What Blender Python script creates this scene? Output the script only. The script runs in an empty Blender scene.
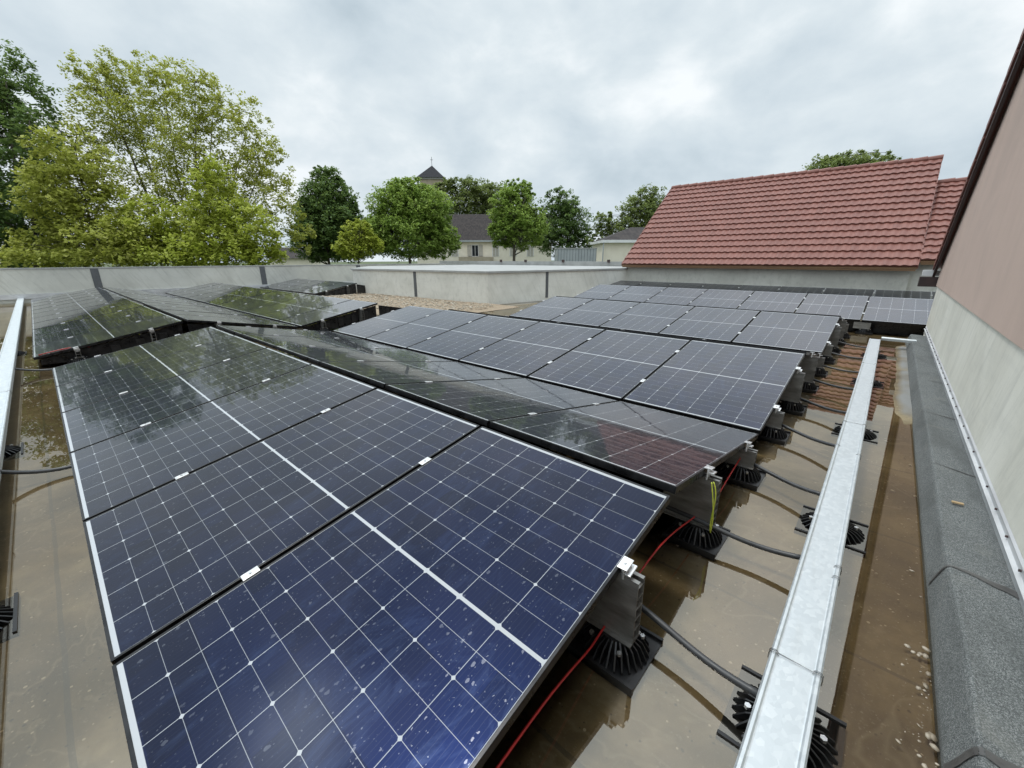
import bpy, bmesh, math, random
from mathutils import Vector, Matrix, noise as mnoise
R = math.radians
scene = bpy.context.scene
COL = scene.collection
random.seed(7)

# ------------------------------------------------------------------ camera
CAM = Vector((0.522, 0.104, 1.415)); F = 412.99
RIGHT = Vector((0.7448, 0.6672, -0.0015)).normalized()
FWD = Vector((-0.6383, 0.7131, -0.2904)).normalized()
UP = RIGHT.cross(FWD).normalized()
RIGHT = FWD.cross(UP).normalized()
cd = bpy.data.cameras.new('camera'); cam = bpy.data.objects.new('camera', cd); COL.objects.link(cam)
cd.sensor_width = 36; cd.lens = 36 * F / 1024; cd.clip_start = 0.02; cd.clip_end = 3000
M = Matrix((RIGHT, UP, -FWD)).transposed().to_4x4(); M.translation = CAM
cam.matrix_world = M
scene.camera = cam

def at(px, py, depth):
    """world point seen at a pixel of the survey photograph at a given distance along the view axis"""
    return CAM + depth * ((px - 512) / F * RIGHT - (py - 384) / F * UP + FWD)

# ------------------------------------------------------------------ light
SUN_DIR = Vector((-0.30, -0.08, 0.95)).normalized()
scene.view_settings.view_transform = 'Standard'
scene.view_settings.look = 'None'
scene.view_settings.exposure = 0.13
scene.view_settings.gamma = 1.0
scene.view_settings.use_curve_mapping = False

world = bpy.data.worlds.new('World'); scene.world = world; world.use_nodes = True

class G:
    """tiny shader graph builder"""
    def __init__(s, tree): s.t = tree; s.n = tree.nodes; s.l = tree.links
    def new(s, kind, **kw):
        n = s.n.new(kind)
        for k, v in kw.items(): setattr(n, k, v)
        return n
    def put(s, sock, v):
        if isinstance(v, bpy.types.NodeSocket): s.l.new(v, sock)
        elif isinstance(v, (tuple, list)) and len(v) == 3 and sock.type == 'RGBA': sock.default_value = (*v, 1)
        else: sock.default_value = v
    def m(s, op, a, b=None, c=None, clamp=False):
        n = s.new('ShaderNodeMath', operation=op); n.use_clamp = clamp
        for i, v in enumerate((a, b, c)):
            if v is not None: s.put(n.inputs[i], v)
        return n.outputs[0]
    def mix(s, f, a, b, mode='MIX'):
        n = s.new('ShaderNodeMix', data_type='RGBA', blend_type=mode)
        s.put(n.inputs[0], f); s.put(n.inputs[6], a); s.put(n.inputs[7], b)
        return n.outputs[2]
    def fmix(s, f, a, b):
        n = s.new('ShaderNodeMix', data_type='FLOAT')
        s.put(n.inputs[0], f); s.put(n.inputs[2], a); s.put(n.inputs[3], b)
        return n.outputs[0]
    def noise(s, vec, scale, detail=3, rough=0.55, dist=0.0):
        n = s.new('ShaderNodeTexNoise'); s.put(n.inputs['Vector'], vec)
        n.inputs['Scale'].default_value = scale; n.inputs['Detail'].default_value = detail
        n.inputs['Roughness'].default_value = rough; n.inputs['Distortion'].default_value = dist
        return n.outputs[0]
    def voro(s, vec, scale, out='Distance', feature='F1', rnd=1.0):
        n = s.new('ShaderNodeTexVoronoi', feature=feature); s.put(n.inputs['Vector'], vec)
        n.inputs['Scale'].default_value = scale; n.inputs['Randomness'].default_value = rnd
        return n.outputs[out]
    def ramp(s, f, *stops):
        n = s.new('ShaderNodeValToRGB'); s.put(n.inputs[0], f)
        e = n.color_ramp.elements
        while len(e) < len(stops): e.new(0.5)
        for i, (p, c) in enumerate(stops):
            e[i].position = p
            e[i].color = (c, c, c, 1) if isinstance(c, (int, float)) else (*c, 1)
        return n.outputs[0]
    def step(s, f, a, b):
        n = s.new('ShaderNodeMapRange'); n.clamp = True
        s.put(n.inputs[0], f); n.inputs[1].default_value = a; n.inputs[2].default_value = b
        return n.outputs[0]
    def xyz(s, v):
        n = s.new('ShaderNodeSeparateXYZ'); s.l.new(v, n.inputs[0]); return n.outputs
    def vec(s, x, y, z):
        n = s.new('ShaderNodeCombineXYZ')
        for i, v in enumerate((x, y, z)): s.put(n.inputs[i], v)
        return n.outputs[0]
    def scale(s, v, k):
        n = s.new('ShaderNodeMapping'); s.l.new(v, n.inputs[0]); n.inputs['Scale'].default_value = k
        return n.outputs[0]
    def obj(s): return s.new('ShaderNodeTexCoord').outputs['Object']
    def gen(s): return s.new('ShaderNodeTexCoord').outputs['Generated']
    def bump(s, h, strength=0.3, dist=0.01, normal=None):
        n = s.new('ShaderNodeBump'); n.inputs['Strength'].default_value = strength
        n.inputs['Distance'].default_value = dist; s.put(n.inputs['Height'], h)
        if normal is not None: s.l.new(normal, n.inputs['Normal'])
        return n.outputs[0]

g = G(world.node_tree); g.n.clear()
wo = g.new('ShaderNodeOutputWorld'); bg = g.new('ShaderNodeBackground')
bg.inputs[1].default_value = 0.1
sky = g.new('ShaderNodeTexSky', sky_type='NISHITA'); sky.sun_disc = False
sky.sun_elevation = math.asin(SUN_DIR.z)
sky.sun_rotation = math.atan2(SUN_DIR.x, SUN_DIR.y)
sky.air_density = 1.0; sky.dust_density = 2.0
dirv = g.gen(); dx, dy, dz = g.xyz(dirv)
zz = g.m('ADD', g.m('MAXIMUM', dz, 0.0), 0.34)
pl = g.vec(g.m('DIVIDE', dx, zz), g.m('DIVIDE', dy, zz), 0.35)
n1 = g.noise(pl, 1.0, 4, 0.5, 0.2)
n2 = g.noise(g.scale(dirv, (1, 1, 1.7)), 5.0, 6, 0.55, 0.15)
cl = g.m('ADD', g.m('MULTIPLY', n1, 0.62), g.m('MULTIPLY', n2, 0.38))
# bright thin cloud to grey cloud bellies (radiance / 0.1)
ccol = g.ramp(cl, (0.37, (4.6, 5.5, 6.15)), (0.46, (5.8, 6.65, 7.25)), (0.53, (6.8, 7.55, 8.0)), (0.61, (8.6, 9.05, 9.3)))
# overcast skies brighten towards the zenith; a bright patch off the sun is added
zen = g.m('ADD', 1.0, g.m('MULTIPLY', g.m('POWER', g.step(dz, 0.45, 0.95), 0.7), 1.6))
sd = g.new('ShaderNodeVectorMath', operation='DOT_PRODUCT'); g.l.new(dirv, sd.inputs[0]); sd.inputs[1].default_value = Vector((-0.608, -0.16, 0.778)).normalized()  # added out-of-view cloud patch, aimed to glow in the nearest panel
glow_patch = g.m('MULTIPLY', g.m('POWER', g.m('MAXIMUM', sd.outputs['Value'], 0.0), 260.0), 6.0)
ccol = g.mix(1.0, ccol, g.vec(*[g.m('ADD', zen, glow_patch)] * 3), 'MULTIPLY')
gap = g.m('MULTIPLY', g.step(g.noise(pl, 0.5, 3, 0.5), 0.62, 0.78), 0.35)
g.l.new(g.mix(gap, ccol, sky.outputs[0]), bg.inputs[0])
g.l.new(bg.outputs[0], wo.inputs[0])

sl = bpy.data.lights.new('sun', 'SUN'); sl.energy = 1.5; sl.angle = R(12); sl.color = (1.0, 0.96, 0.9)
so = bpy.data.objects.new('sun', sl); COL.objects.link(so)
so.rotation_euler = (-SUN_DIR).to_track_quat('-Z', 'Y').to_euler()

# ------------------------------------------------------------------ materials
def material(name, rough=0.6, metal=0.0, color=(0.5, 0.5, 0.5), spec=0.5):
    m = bpy.data.materials.new(name); m.use_nodes = True
    g = G(m.node_tree); b = g.n['Principled BSDF']
    b.inputs['Base Color'].default_value = (*color, 1); b.inputs['Roughness'].default_value = rough
    b.inputs['Metallic'].default_value = metal; b.inputs['Specular IOR Level'].default_value = spec
    return m, g, b

def noisy(name, c1, c2, scale=4, rough=0.6, metal=0.0, bump=0.2, bscale=40, stretch=(1, 1, 1), detail=4):
    m, g, b = material(name, rough, metal)
    o = g.scale(g.obj(), stretch)
    f = g.step(g.noise(o, scale, detail, 0.6), 0.32, 0.68)
    g.put(b.inputs['Base Color'], g.mix(f, c1, c2))
    if bump: g.l.new(g.bump(g.noise(g.obj(), bscale, 4), bump, 0.004), b.inputs['Normal'])
    g.put(b.inputs['Roughness'], g.m('ADD', rough - 0.08, g.m('MULTIPLY', f, 0.16)))
    return m

PW, PL, PT = 1.134, 1.722, 0.035
def panel_glass():
    m, g, b = material('panel_glass', 0.3)
    o = g.obj(); x, y, z = g.xyz(o)
    cw, ch = 0.1850, 0.0921
    u = g.m('SUBTRACT', x, PW / 2); v = g.m('SUBTRACT', y, PL / 2)
    av = g.m('SUBTRACT', g.m('ABSOLUTE', v), 0.006)           # distance from the centre gap
    au = g.m('ABSOLUTE', u)
    du = g.m('PINGPONG', u, cw / 2); du = g.m('ABSOLUTE', g.m('SUBTRACT', g.m('MULTIPLY', g.m('ABSOLUTE', g.m('SUBTRACT', g.m('FRACT', g.m('ADD', g.m('DIVIDE', u, cw), 0.5)), 0.5)), cw), 0.0))
    dv = g.m('MULTIPLY', g.m('ABSOLUTE', g.m('SUBTRACT', g.m('FRACT', g.m('ADD', g.m('DIVIDE', av, ch), 0.5)), 0.5)), ch)
    dv2 = g.m('MULTIPLY', g.m('ABSOLUTE', g.m('SUBTRACT', g.m('FRACT', g.m('ADD', g.m('DIVIDE', av, 2 * ch), 0.5)), 0.5)), 2 * ch)
    L1 = g.m('LESS_THAN', du, 0.0010)
    L2 = g.m('LESS_THAN', dv, 0.0008)
    dia = g.m('LESS_THAN', g.m('ADD', du, dv2), 0.0085)
    mid = g.m('LESS_THAN', av, 0.0)
    end = g.m('GREATER_THAN', av, 9 * ch)
    side = g.m('GREATER_THAN', au, 3 * cw)
    w = g.m('MAXIMUM', g.m('MAXIMUM', L1, dia), g.m('MAXIMUM', mid, g.m('MAXIMUM', end, side)))
    w = g.m('MAXIMUM', w, g.m('MULTIPLY', L2, 0.55))
    # busbar wires, faint
    bb = g.m('LESS_THAN', g.m('FRACT', g.m('MULTIPLY', u, 60)), 0.035)
    oi = g.new('ShaderNodeObjectInfo')
    wp = g.new('ShaderNodeNewGeometry').outputs['Position']
    cellid = g.vec(g.m('FLOOR', g.m('ADD', g.m('DIVIDE', u, cw), 0.5)), g.m('FLOOR', g.m('DIVIDE', v, ch)), oi.outputs['Random'])
    wn = g.new('ShaderNodeTexWhiteNoise'); g.l.new(cellid, wn.inputs[0])
    cell = g.mix(wn.outputs[0], (0.0022, 0.0046, 0.021), (0.0033, 0.007, 0.032))
    cell = g.mix(g.m('MULTIPLY', bb, 0.15), cell, (0.12, 0.13, 0.16))
    # rain spots and drying smears
    nz = g.new('ShaderNodeTexNoise'); g.l.new(wp, nz.inputs['Vector']); nz.inputs['Scale'].default_value = 95
    va = g.new('ShaderNodeVectorMath', operation='MULTIPLY_ADD'); g.l.new(nz.outputs['Color'], va.inputs[0]); va.inputs[1].default_value = (.012, .012, .012); g.l.new(wp, va.inputs[2])
    wpd = g.scale(va.outputs[0], (1.25, 0.8, 1))
    vd = g.new('ShaderNodeTexVoronoi'); g.l.new(wpd, vd.inputs['Vector']); vd.inputs['Scale'].default_value = 42
    rr = g.xyz(vd.outputs['Color'])[0]
    spot = g.m('LESS_THAN', vd.outputs['Distance'], g.m('MULTIPLY', g.m('POWER', rr, 6.0), 0.34))
    vd2 = g.new('ShaderNodeTexVoronoi'); g.l.new(wpd, vd2.inputs['Vector']); vd2.inputs['Scale'].default_value = 120
    spot2 = g.m('LESS_THAN', vd2.outputs['Distance'], g.m('MULTIPLY', g.m('POWER', g.xyz(vd2.outputs['Color'])[1], 6.0), 0.34))
    drops = g.m('MULTIPLY', g.m('MAXIMUM', spot, spot2), g.step(g.noise(wp, 1.7, 4, 0.6), 0.36, 0.6))
    smear = g.step(g.noise(g.scale(wp, (3, 1.2, 1)), 3.0, 6, 0.7, 1.2), 0.52, 0.8)
    col = g.mix(w, cell, (0.42, 0.44, 0.46))
    col = g.mix(g.m('MULTIPLY', drops, 0.14), col, (0.45, 0.47, 0.52))
    col = g.mix(g.m('MULTIPLY', smear, 0.06), col, (0.20, 0.30, 0.58))
    g.put(b.inputs['Base Color'], col)
    g.put(b.inputs['Metallic'], g.m('MULTIPLY', g.m('SUBTRACT', 1.0, w), 1.0))
    g.put(b.inputs['Roughness'], g.fmix(w, 0.33, 0.6))
    b.inputs['Specular IOR Level'].default_value = 0.05
    b.inputs['Coat Weight'].default_value = 1.0
    b.inputs['Coat IOR'].default_value = 1.29
    g.put(b.inputs['Coat Roughness'], g.m('ADD', 0.025, g.m('ADD', g.m('MULTIPLY', smear, 0.10), g.m('MULTIPLY', drops, 0.2))))
    bh = g.bump(drops, 0.25, 0.002, g.bump(g.noise(wp, 5.0, 2), 0.06, 0.01))
    g.l.new(bh, b.inputs['Coat Normal'])
    return m
M_GLASS = panel_glass()
M_FRAME = noisy('black_anodised', (0.012, 0.012, 0.013), (0.03, 0.03, 0.032), 12, 0.32, 0.6, 0.05)
M_CLAMP = noisy('clamp_aluminium', (0.62, 0.62, 0.62), (0.78, 0.78, 0.78), 30, 0.38, 0.7, 0.05)
M_ALU = noisy('mill_aluminium', (0.20, 0.195, 0.185), (0.34, 0.335, 0.32), 9, 0.42, 0.75, 0.08, stretch=(1, 1, 4))
M_PLASTIC = noisy('black_plastic', (0.005, 0.005, 0.006), (0.012, 0.012, 0.013), 20, 0.38, 0, 0.2)
M_HOSE = noisy('black_conduit', (0.018, 0.019, 0.02), (0.05, 0.052, 0.055), 14, 0.42, 0, 0.1)
M_RED = noisy('red_insulation', (0.33, 0.012, 0.012), (0.45, 0.02, 0.018), 20, 0.4, 0, 0)
M_EARTH = noisy('yellow_green_insulation', (0.55, 0.55, 0.05), (0.35, 0.45, 0.05), 60, 0.45, 0, 0)
M_STEEL = noisy('stainless_wire', (0.35, 0.35, 0.35), (0.55, 0.55, 0.55), 30, 0.3, 0.9, 0)
M_BOLT = noisy('zinc_bolt', (0.5, 0.5, 0.5), (0.7, 0.7, 0.7), 60, 0.3, 0.9, 0)

def galvanised():
    m, g, b = material('galvanised_steel', 0.4, 0.75)
    o = g.obj()
    v = g.new('ShaderNodeTexVoronoi'); g.l.new(g.scale(o, (1, 0.75, 1)), v.inputs['Vector']); v.inputs['Scale'].default_value = 62
    r = g.xyz(v.outputs['Color'])[0]
    r = g.m('ADD', g.m('MULTIPLY', r, 0.5), g.m('MULTIPLY', g.noise(o, 26, 5, 0.7, 1.0), 0.5))
    st = g.step(g.noise(g.scale(o, (6, 1, 1)), 2.5, 5, 0.7), 0.55, 0.8)
    c = g.ramp(r, (0.25, (0.57, 0.61, 0.63)), (0.55, (0.62, 0.66, 0.68)), (0.8, (0.68, 0.715, 0.73)))
    c = g.mix(g.m('MULTIPLY', st, 0.25), c, (0.42, 0.42, 0.40))
    g.put(b.inputs['Base Color'], c)
    g.put(b.inputs['Roughness'], g.m('ADD', 0.40, g.m('MULTIPLY', r, 0.12)))
    return m
M_GALV = galvanised()

def floor_mat():
    m, g, b = material('roof_membrane', 0.7)
    o = g.obj()
    a = g.noise(o, 1.1, 6, 0.65, 0.4); c2 = g.noise(o, 9, 6, 0.7); c3 = g.noise(o, 90, 3, 0.6)
    col = g.ramp(a, (0.33, (0.062, 0.043, 0.019)), (0.5, (0.145, 0.106, 0.052)), (0.66, (0.28, 0.225, 0.13)))
    col = g.mix(g.m('MULTIPLY', g.step(c2, 0.45, 0.75), 0.45), col, (0.085, 0.066, 0.038))
    col = g.mix(g.m('MULTIPLY', g.step(c3, 0.6, 0.72), 0.6), col, (0.26, 0.23, 0.17))
    tide = g.m('ABSOLUTE', g.m('SUBTRACT', g.m('FRACT', g.m('MULTIPLY', g.noise(o, 0.8, 5, 0.6, 0.6), 7.0)), 0.5))
    col = g.mix(g.m('MULTIPLY', g.step(tide, 0.07, 0.0), 0.4), col, (0.24, 0.20, 0.13))
    grit = g.new('ShaderNodeTexVoronoi'); g.l.new(o, grit.inputs['Vector']); grit.inputs['Scale'].default_value = 75
    gr = g.m('LESS_THAN', grit.outputs['Distance'], g.m('MULTIPLY', g.m('POWER', g.xyz(grit.outputs['Color'])[0], 9.0), 0.45))
    col = g.mix(g.m('MULTIPLY', gr, 0.7), col, g.mix(g.m('GREATER_THAN', g.xyz(grit.outputs['Color'])[1], 0.6), (0.035, 0.026, 0.015), (0.42, 0.36, 0.26)))
    # laps between membrane sheets
    x, y, z = g.xyz(o)
    lap = g.m('LESS_THAN', g.m('ABSOLUTE', g.m('SUBTRACT', g.m('FRACT', g.m('ADD', g.m('ADD', y, g.m('MULTIPLY', g.noise(o, 2.0), 0.03)), 0.62)), 0.5)), 0.008)
    col = g.mix(g.m('MULTIPLY', lap, 0.55), col, (0.05, 0.042, 0.03))
    # above the water line the membrane is paler
    dry = g.step(z, 0.004, 0.014)
    col = g.mix(g.m('MULTIPLY', dry, 0.95), col, g.mix(c2, (0.17, 0.175, 0.17), (0.25, 0.255, 0.25)))
    g.put(b.inputs['Base Color'], col)
    g.l.new(g.bump(c3, 0.3, 0.003), b.inputs['Normal'])
    return m
M_FLOOR = floor_mat()

def water_mat():
    m = bpy.data.materials.new('rain_water'); m.use_nodes = True
    g = G(m.node_tree); g.n.clear()
    out = g.new('ShaderNodeOutputMaterial'); mx = g.new('ShaderNodeMixShader')
    tr = g.new('ShaderNodeBsdfTransparent'); tr.inputs[0].default_value = (0.93, 0.90, 0.82, 1)
    gl = g.new('ShaderNodeBsdfGlossy'); gl.inputs['Roughness'].default_value = 0.0; gl.inputs[0].default_value = (1, 0.94, 0.84, 1)
    fr = g.new('ShaderNodeFresnel'); fr.inputs[0].default_value = 2.1
    nb = g.bump(g.noise(g.obj(), 3.0, 2, 0.5), 0.02, 0.01)
    g.l.new(nb, gl.inputs['Normal'])
    g.l.new(fr.outputs[0], mx.inputs[0]); g.l.new(tr.outputs[0], mx.inputs[1]); g.l.new(gl.outputs[0], mx.inputs[2])
    g.l.new(mx.outputs[0], out.inputs[0])
    return m
M_WATER = water_mat()

def bitumen_mat():
    m, g, b = material('mineral_felt', 0.8)
    o = g.obj()
    sp = g.voro(o, 420, 'Color'); r = g.xyz(sp)[0]
    c = g.ramp(r, (0.1, (0.055, 0.061, 0.062)), (0.6, (0.125, 0.136, 0.135)), (0.95, (0.26, 0.272, 0.268)))
    big = g.step(g.noise(g.scale(o, (1, 0.35, 1)), 5, 6, 0.7, 0.6), 0.42, 0.66)
    c = g.mix(g.m('MULTIPLY', big, 0.6), c, (0.065, 0.07, 0.068))
    c = g.mix(g.m('MULTIPLY', g.step(g.noise(o, 2.2, 6, 0.7, 1.0), 0.55, 0.7), 0.45), c, (0.20, 0.20, 0.18))
    g.put(b.inputs['Base Color'], c)
    g.l.new(g.bump(r, 0.5, 0.003), b.inputs['Normal'])
    return m
M_FELT = bitumen_mat()
M_LAP = noisy('melted_bitumen', (0.05, 0.048, 0.047), (0.11, 0.107, 0.103), 12, 0.55, 0, 0.5, 60)

def concrete(name, c1, c2, c3, streak=0.4):
    m, g, b = material(name, 0.82)
    o = g.obj()
    a = g.noise(o, 0.9, 6, 0.62, 0.5)
    col = g.ramp(a, (0.3, c1), (0.52, c2), (0.72, c3))
    ox, oy, oz = g.xyz(o); os_ = g.vec(ox, g.m('ADD', oy, g.m('MULTIPLY', oz, 0.55)), oz)
    s = g.step(g.noise(g.scale(os_, (6, 6, 0.8)), 1.3, 7, 0.75, 0.3), 0.50, 0.72)
    col = g.mix(g.m('MULTIPLY', s, streak), col, (0.20, 0.20, 0.175))
    p = g.step(g.noise(o, 45, 4, 0.7), 0.62, 0.75)
    col = g.mix(g.m('MULTIPLY', p, 0.3), col, (0.17, 0.17, 0.16))
    h = g.step(g.noise(g.scale(o, (.6, .6, 6)), 1.6, 4, 0.6), 0.5, 0.7)
    col = g.mix(g.m('MULTIPLY', h, 0.22), col, (0.50, 0.50, 0.46))
    g.put(b.inputs['Base Color'], col)
    g.l.new(g.bump(g.noise(o, 35, 5, 0.65), 0.18, 0.006), b.inputs['Normal'])
    return m
M_CONC = concrete('board_marked_concrete', (0.45, 0.45, 0.41), (0.54, 0.54, 0.49), (0.61, 0.61, 0.56))
M_CONC2 = concrete('streaked_concrete', (0.58, 0.565, 0.495), (0.70, 0.685, 0.61), (0.77, 0.755, 0.685), 0.28)
M_CONC3 = concrete('fair_faced_concrete', (0.56, 0.555, 0.50), (0.66, 0.655, 0.60), (0.72, 0.715, 0.66), 0.3)
M_COPE = noisy('pale_coping', (0.27, 0.275, 0.265), (0.38, 0.385, 0.375), 2.5, 0.6, 0, 0.1)
M_JOINT = noisy('joint_sealant', (0.075, 0.08, 0.085), (0.11, 0.115, 0.12), 8, 0.7, 0, 0.1)

def render_mat():
    m, g, b = material('pink_render', 0.9)
    o = g.obj()
    a = g.noise(o, 1.4, 6, 0.6); s = g.step(g.noise(g.scale(o, (2.5, 2.5, 0.6)), 1.6, 6, 0.75, 0.5), 0.45, 0.75)
    col = g.mix(a, (0.50, 0.375, 0.315), (0.59, 0.455, 0.39))
    col = g.mix(g.m('MULTIPLY', s, 0.22), col, (0.38, 0.29, 0.245)); col = g.mix(g.m('MULTIPLY', g.step(g.noise(o, 0.5, 5, 0.65, 0.8), 0.48, 0.7), 0.35), col, (0.33, 0.26, 0.225))
    f = g.noise(o, 160, 3, 0.7)
    col = g.mix(g.m('MULTIPLY', g.step(f, 0.55, 0.8), 0.25), col, (0.50, 0.37, 0.32))
    g.put(b.inputs['Base Color'], col)
    g.l.new(g.bump(f, 0.5, 0.004), b.inputs['Normal'])
    return m
M_RENDER = render_mat()
M_FLASH = noisy('flashing_metal', (0.50, 0.51, 0.52), (0.64, 0.65, 0.66), 6, 0.45, 0.5, 0.06, stretch=(1, 0.4, 1))

def tile_mat(name, c1, c2, c3, rough=0.55):
    m, g, b = material(name, rough)
    o = g.obj(); x, y, z = g.xyz(o)
    wn = g.new('ShaderNodeTexWhiteNoise')
    g.l.new(g.vec(g.m('FLOOR', g.m('DIVIDE', x, 0.21)), g.m('FLOOR', g.m('DIVIDE', z, 0.2082)), 0.0), wn.inputs[0])
    col = g.ramp(wn.outputs[0], (0.0, c1), (0.5, c2), (1.0, c3))
    st = g.step(g.noise(o, 1.2, 6, 0.7, 0.5), 0.5, 0.75)
    col = g.mix(g.m('MULTIPLY', st, 0.18), col, tuple(k * 0.6 for k in c1))
    col = g.mix(g.m('MULTIPLY', g.step(g.noise(o, 30, 4, 0.7), 0.6, 0.8), 0.3), col, (0.28, 0.2, 0.17))
    g.put(b.inputs['Base Color'], col)
    return m
M_TILE = tile_mat('red_clay_tiles', (0.165, 0.060, 0.044), (0.18, 0.066, 0.049), (0.205, 0.078, 0.058))
M_TILE_DK = tile_mat('brown_roof_tiles', (0.020, 0.016, 0.016), (0.030, 0.024, 0.023), (0.045, 0.036, 0.033), 0.9)
M_SLATE = noisy('dark_slate', (0.012, 0.013, 0.017), (0.026, 0.026, 0.03), 6, 0.95, 0, 0.1)
M_TIMBER = noisy('stained_timber', (0.13, 0.07, 0.035), (0.22, 0.125, 0.06), 5, 0.6, 0, 0.2, stretch=(0.3, 6, 6))
M_FASCIA = noisy('dark_fascia', (0.03, 0.018, 0.018), (0.06, 0.035, 0.032), 5, 0.5, 0, 0.1)
M_CREAM = noisy('cream_render', (0.68, 0.63, 0.52), (0.76, 0.71, 0.60), 1.2, 0.85, 0, 0.1)
M_STONE = noisy('church_stone', (0.32, 0.27, 0.20), (0.42, 0.36, 0.28), 1.5, 0.85, 0, 0.2)
M_PANE = noisy('window_glass', (0.015, 0.018, 0.02), (0.03, 0.034, 0.04), 2, 0.08, 0, 0)
M_SHUT = noisy('grey_shutter', (0.33, 0.31, 0.27), (0.42, 0.40, 0.35), 3, 0.7, 0, 0.1)
M_WHITE = noisy('white_paint', (0.62, 0.63, 0.63), (0.74, 0.75, 0.75), 2, 0.5, 0, 0.05)
M_CLAD = noisy('grey_cladding', (0.30, 0.33, 0.345), (0.38, 0.41, 0.425), 1.2, 0.5, 0.2, 0.1)
M_BARK = noisy('bark', (0.045, 0.038, 0.03), (0.10, 0.085, 0.065), 6, 0.9, 0, 0.5, 12, stretch=(1, 1, 0.3))
M_PEBBLE = noisy('pebbles', (0.20, 0.16, 0.11), (0.52, 0.46, 0.37), 14, 0.6, 0, 0.1)
M_GRAVEL = noisy('gravel', (0.17, 0.125, 0.08), (0.34, 0.27, 0.19), 45, 0.85, 0, 0.8, 70, detail=2)
M_SILT = noisy('wet_silt', (0.055, 0.042, 0.026), (0.13, 0.10, 0.065), 9, 0.35, 0, 0.5, 80)
M_GROUND = noisy('grass', (0.04, 0.06, 0.02), (0.09, 0.11, 0.04), 0.15, 0.9, 0, 0)
M_WOOD = noisy('wood_offcut', (0.36, 0.25, 0.13), (0.48, 0.34, 0.19), 30, 0.7, 0, 0.1)

def leaf_mat(name, c1, c2, c3):
    m, g, b = material(name, 0.55)
    b.inputs['Specular IOR Level'].default_value = 0.25; rnd = g.new('ShaderNodeNewGeometry').outputs['Random Per Island']
    n = g.noise(g.obj(), 0.45, 3, 0.6)
    f = g.m('ADD', g.m('MULTIPLY', rnd, 0.55), g.m('MULTIPLY', g.step(n, 0.3, 0.7), 0.45))
    col = g.ramp(f, (0.1, c1), (0.5, c2), (0.9, c3))
    g.put(b.inputs['Base Color'], col)
    out = g.n['Material Output']; mx = g.new('ShaderNodeMixShader'); tl = g.new('ShaderNodeBsdfTranslucent')
    g.put(tl.inputs[0], g.mix(0.35, col, (0.16, 0.19, 0.03)))
    mx.inputs[0].default_value = 0.48
    g.l.new(b.outputs[0], mx.inputs[1]); g.l.new(tl.outputs[0], mx.inputs[2]); g.l.new(mx.outputs[0], out.inputs[0])
    return m
LEAF = {
 'dark': leaf_mat('leaves_dark', (0.085, 0.145, 0.045), (0.13, 0.21, 0.065), (0.19, 0.28, 0.10)),
 'light': leaf_mat('leaves_light', (0.33, 0.36, 0.065), (0.43, 0.46, 0.09), (0.53, 0.54, 0.16)),
 'lime': leaf_mat('leaves_lime', (0.30, 0.36, 0.045), (0.40, 0.46, 0.065), (0.51, 0.54, 0.12)),
 'mid': leaf_mat('leaves_mid', (0.20, 0.31, 0.065), (0.28, 0.40, 0.085), (0.38, 0.48, 0.13)),
 'olive': leaf_mat('leaves_olive', (0.16, 0.21, 0.07), (0.22, 0.275, 0.095), (0.30, 0.345, 0.14)),
}

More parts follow.
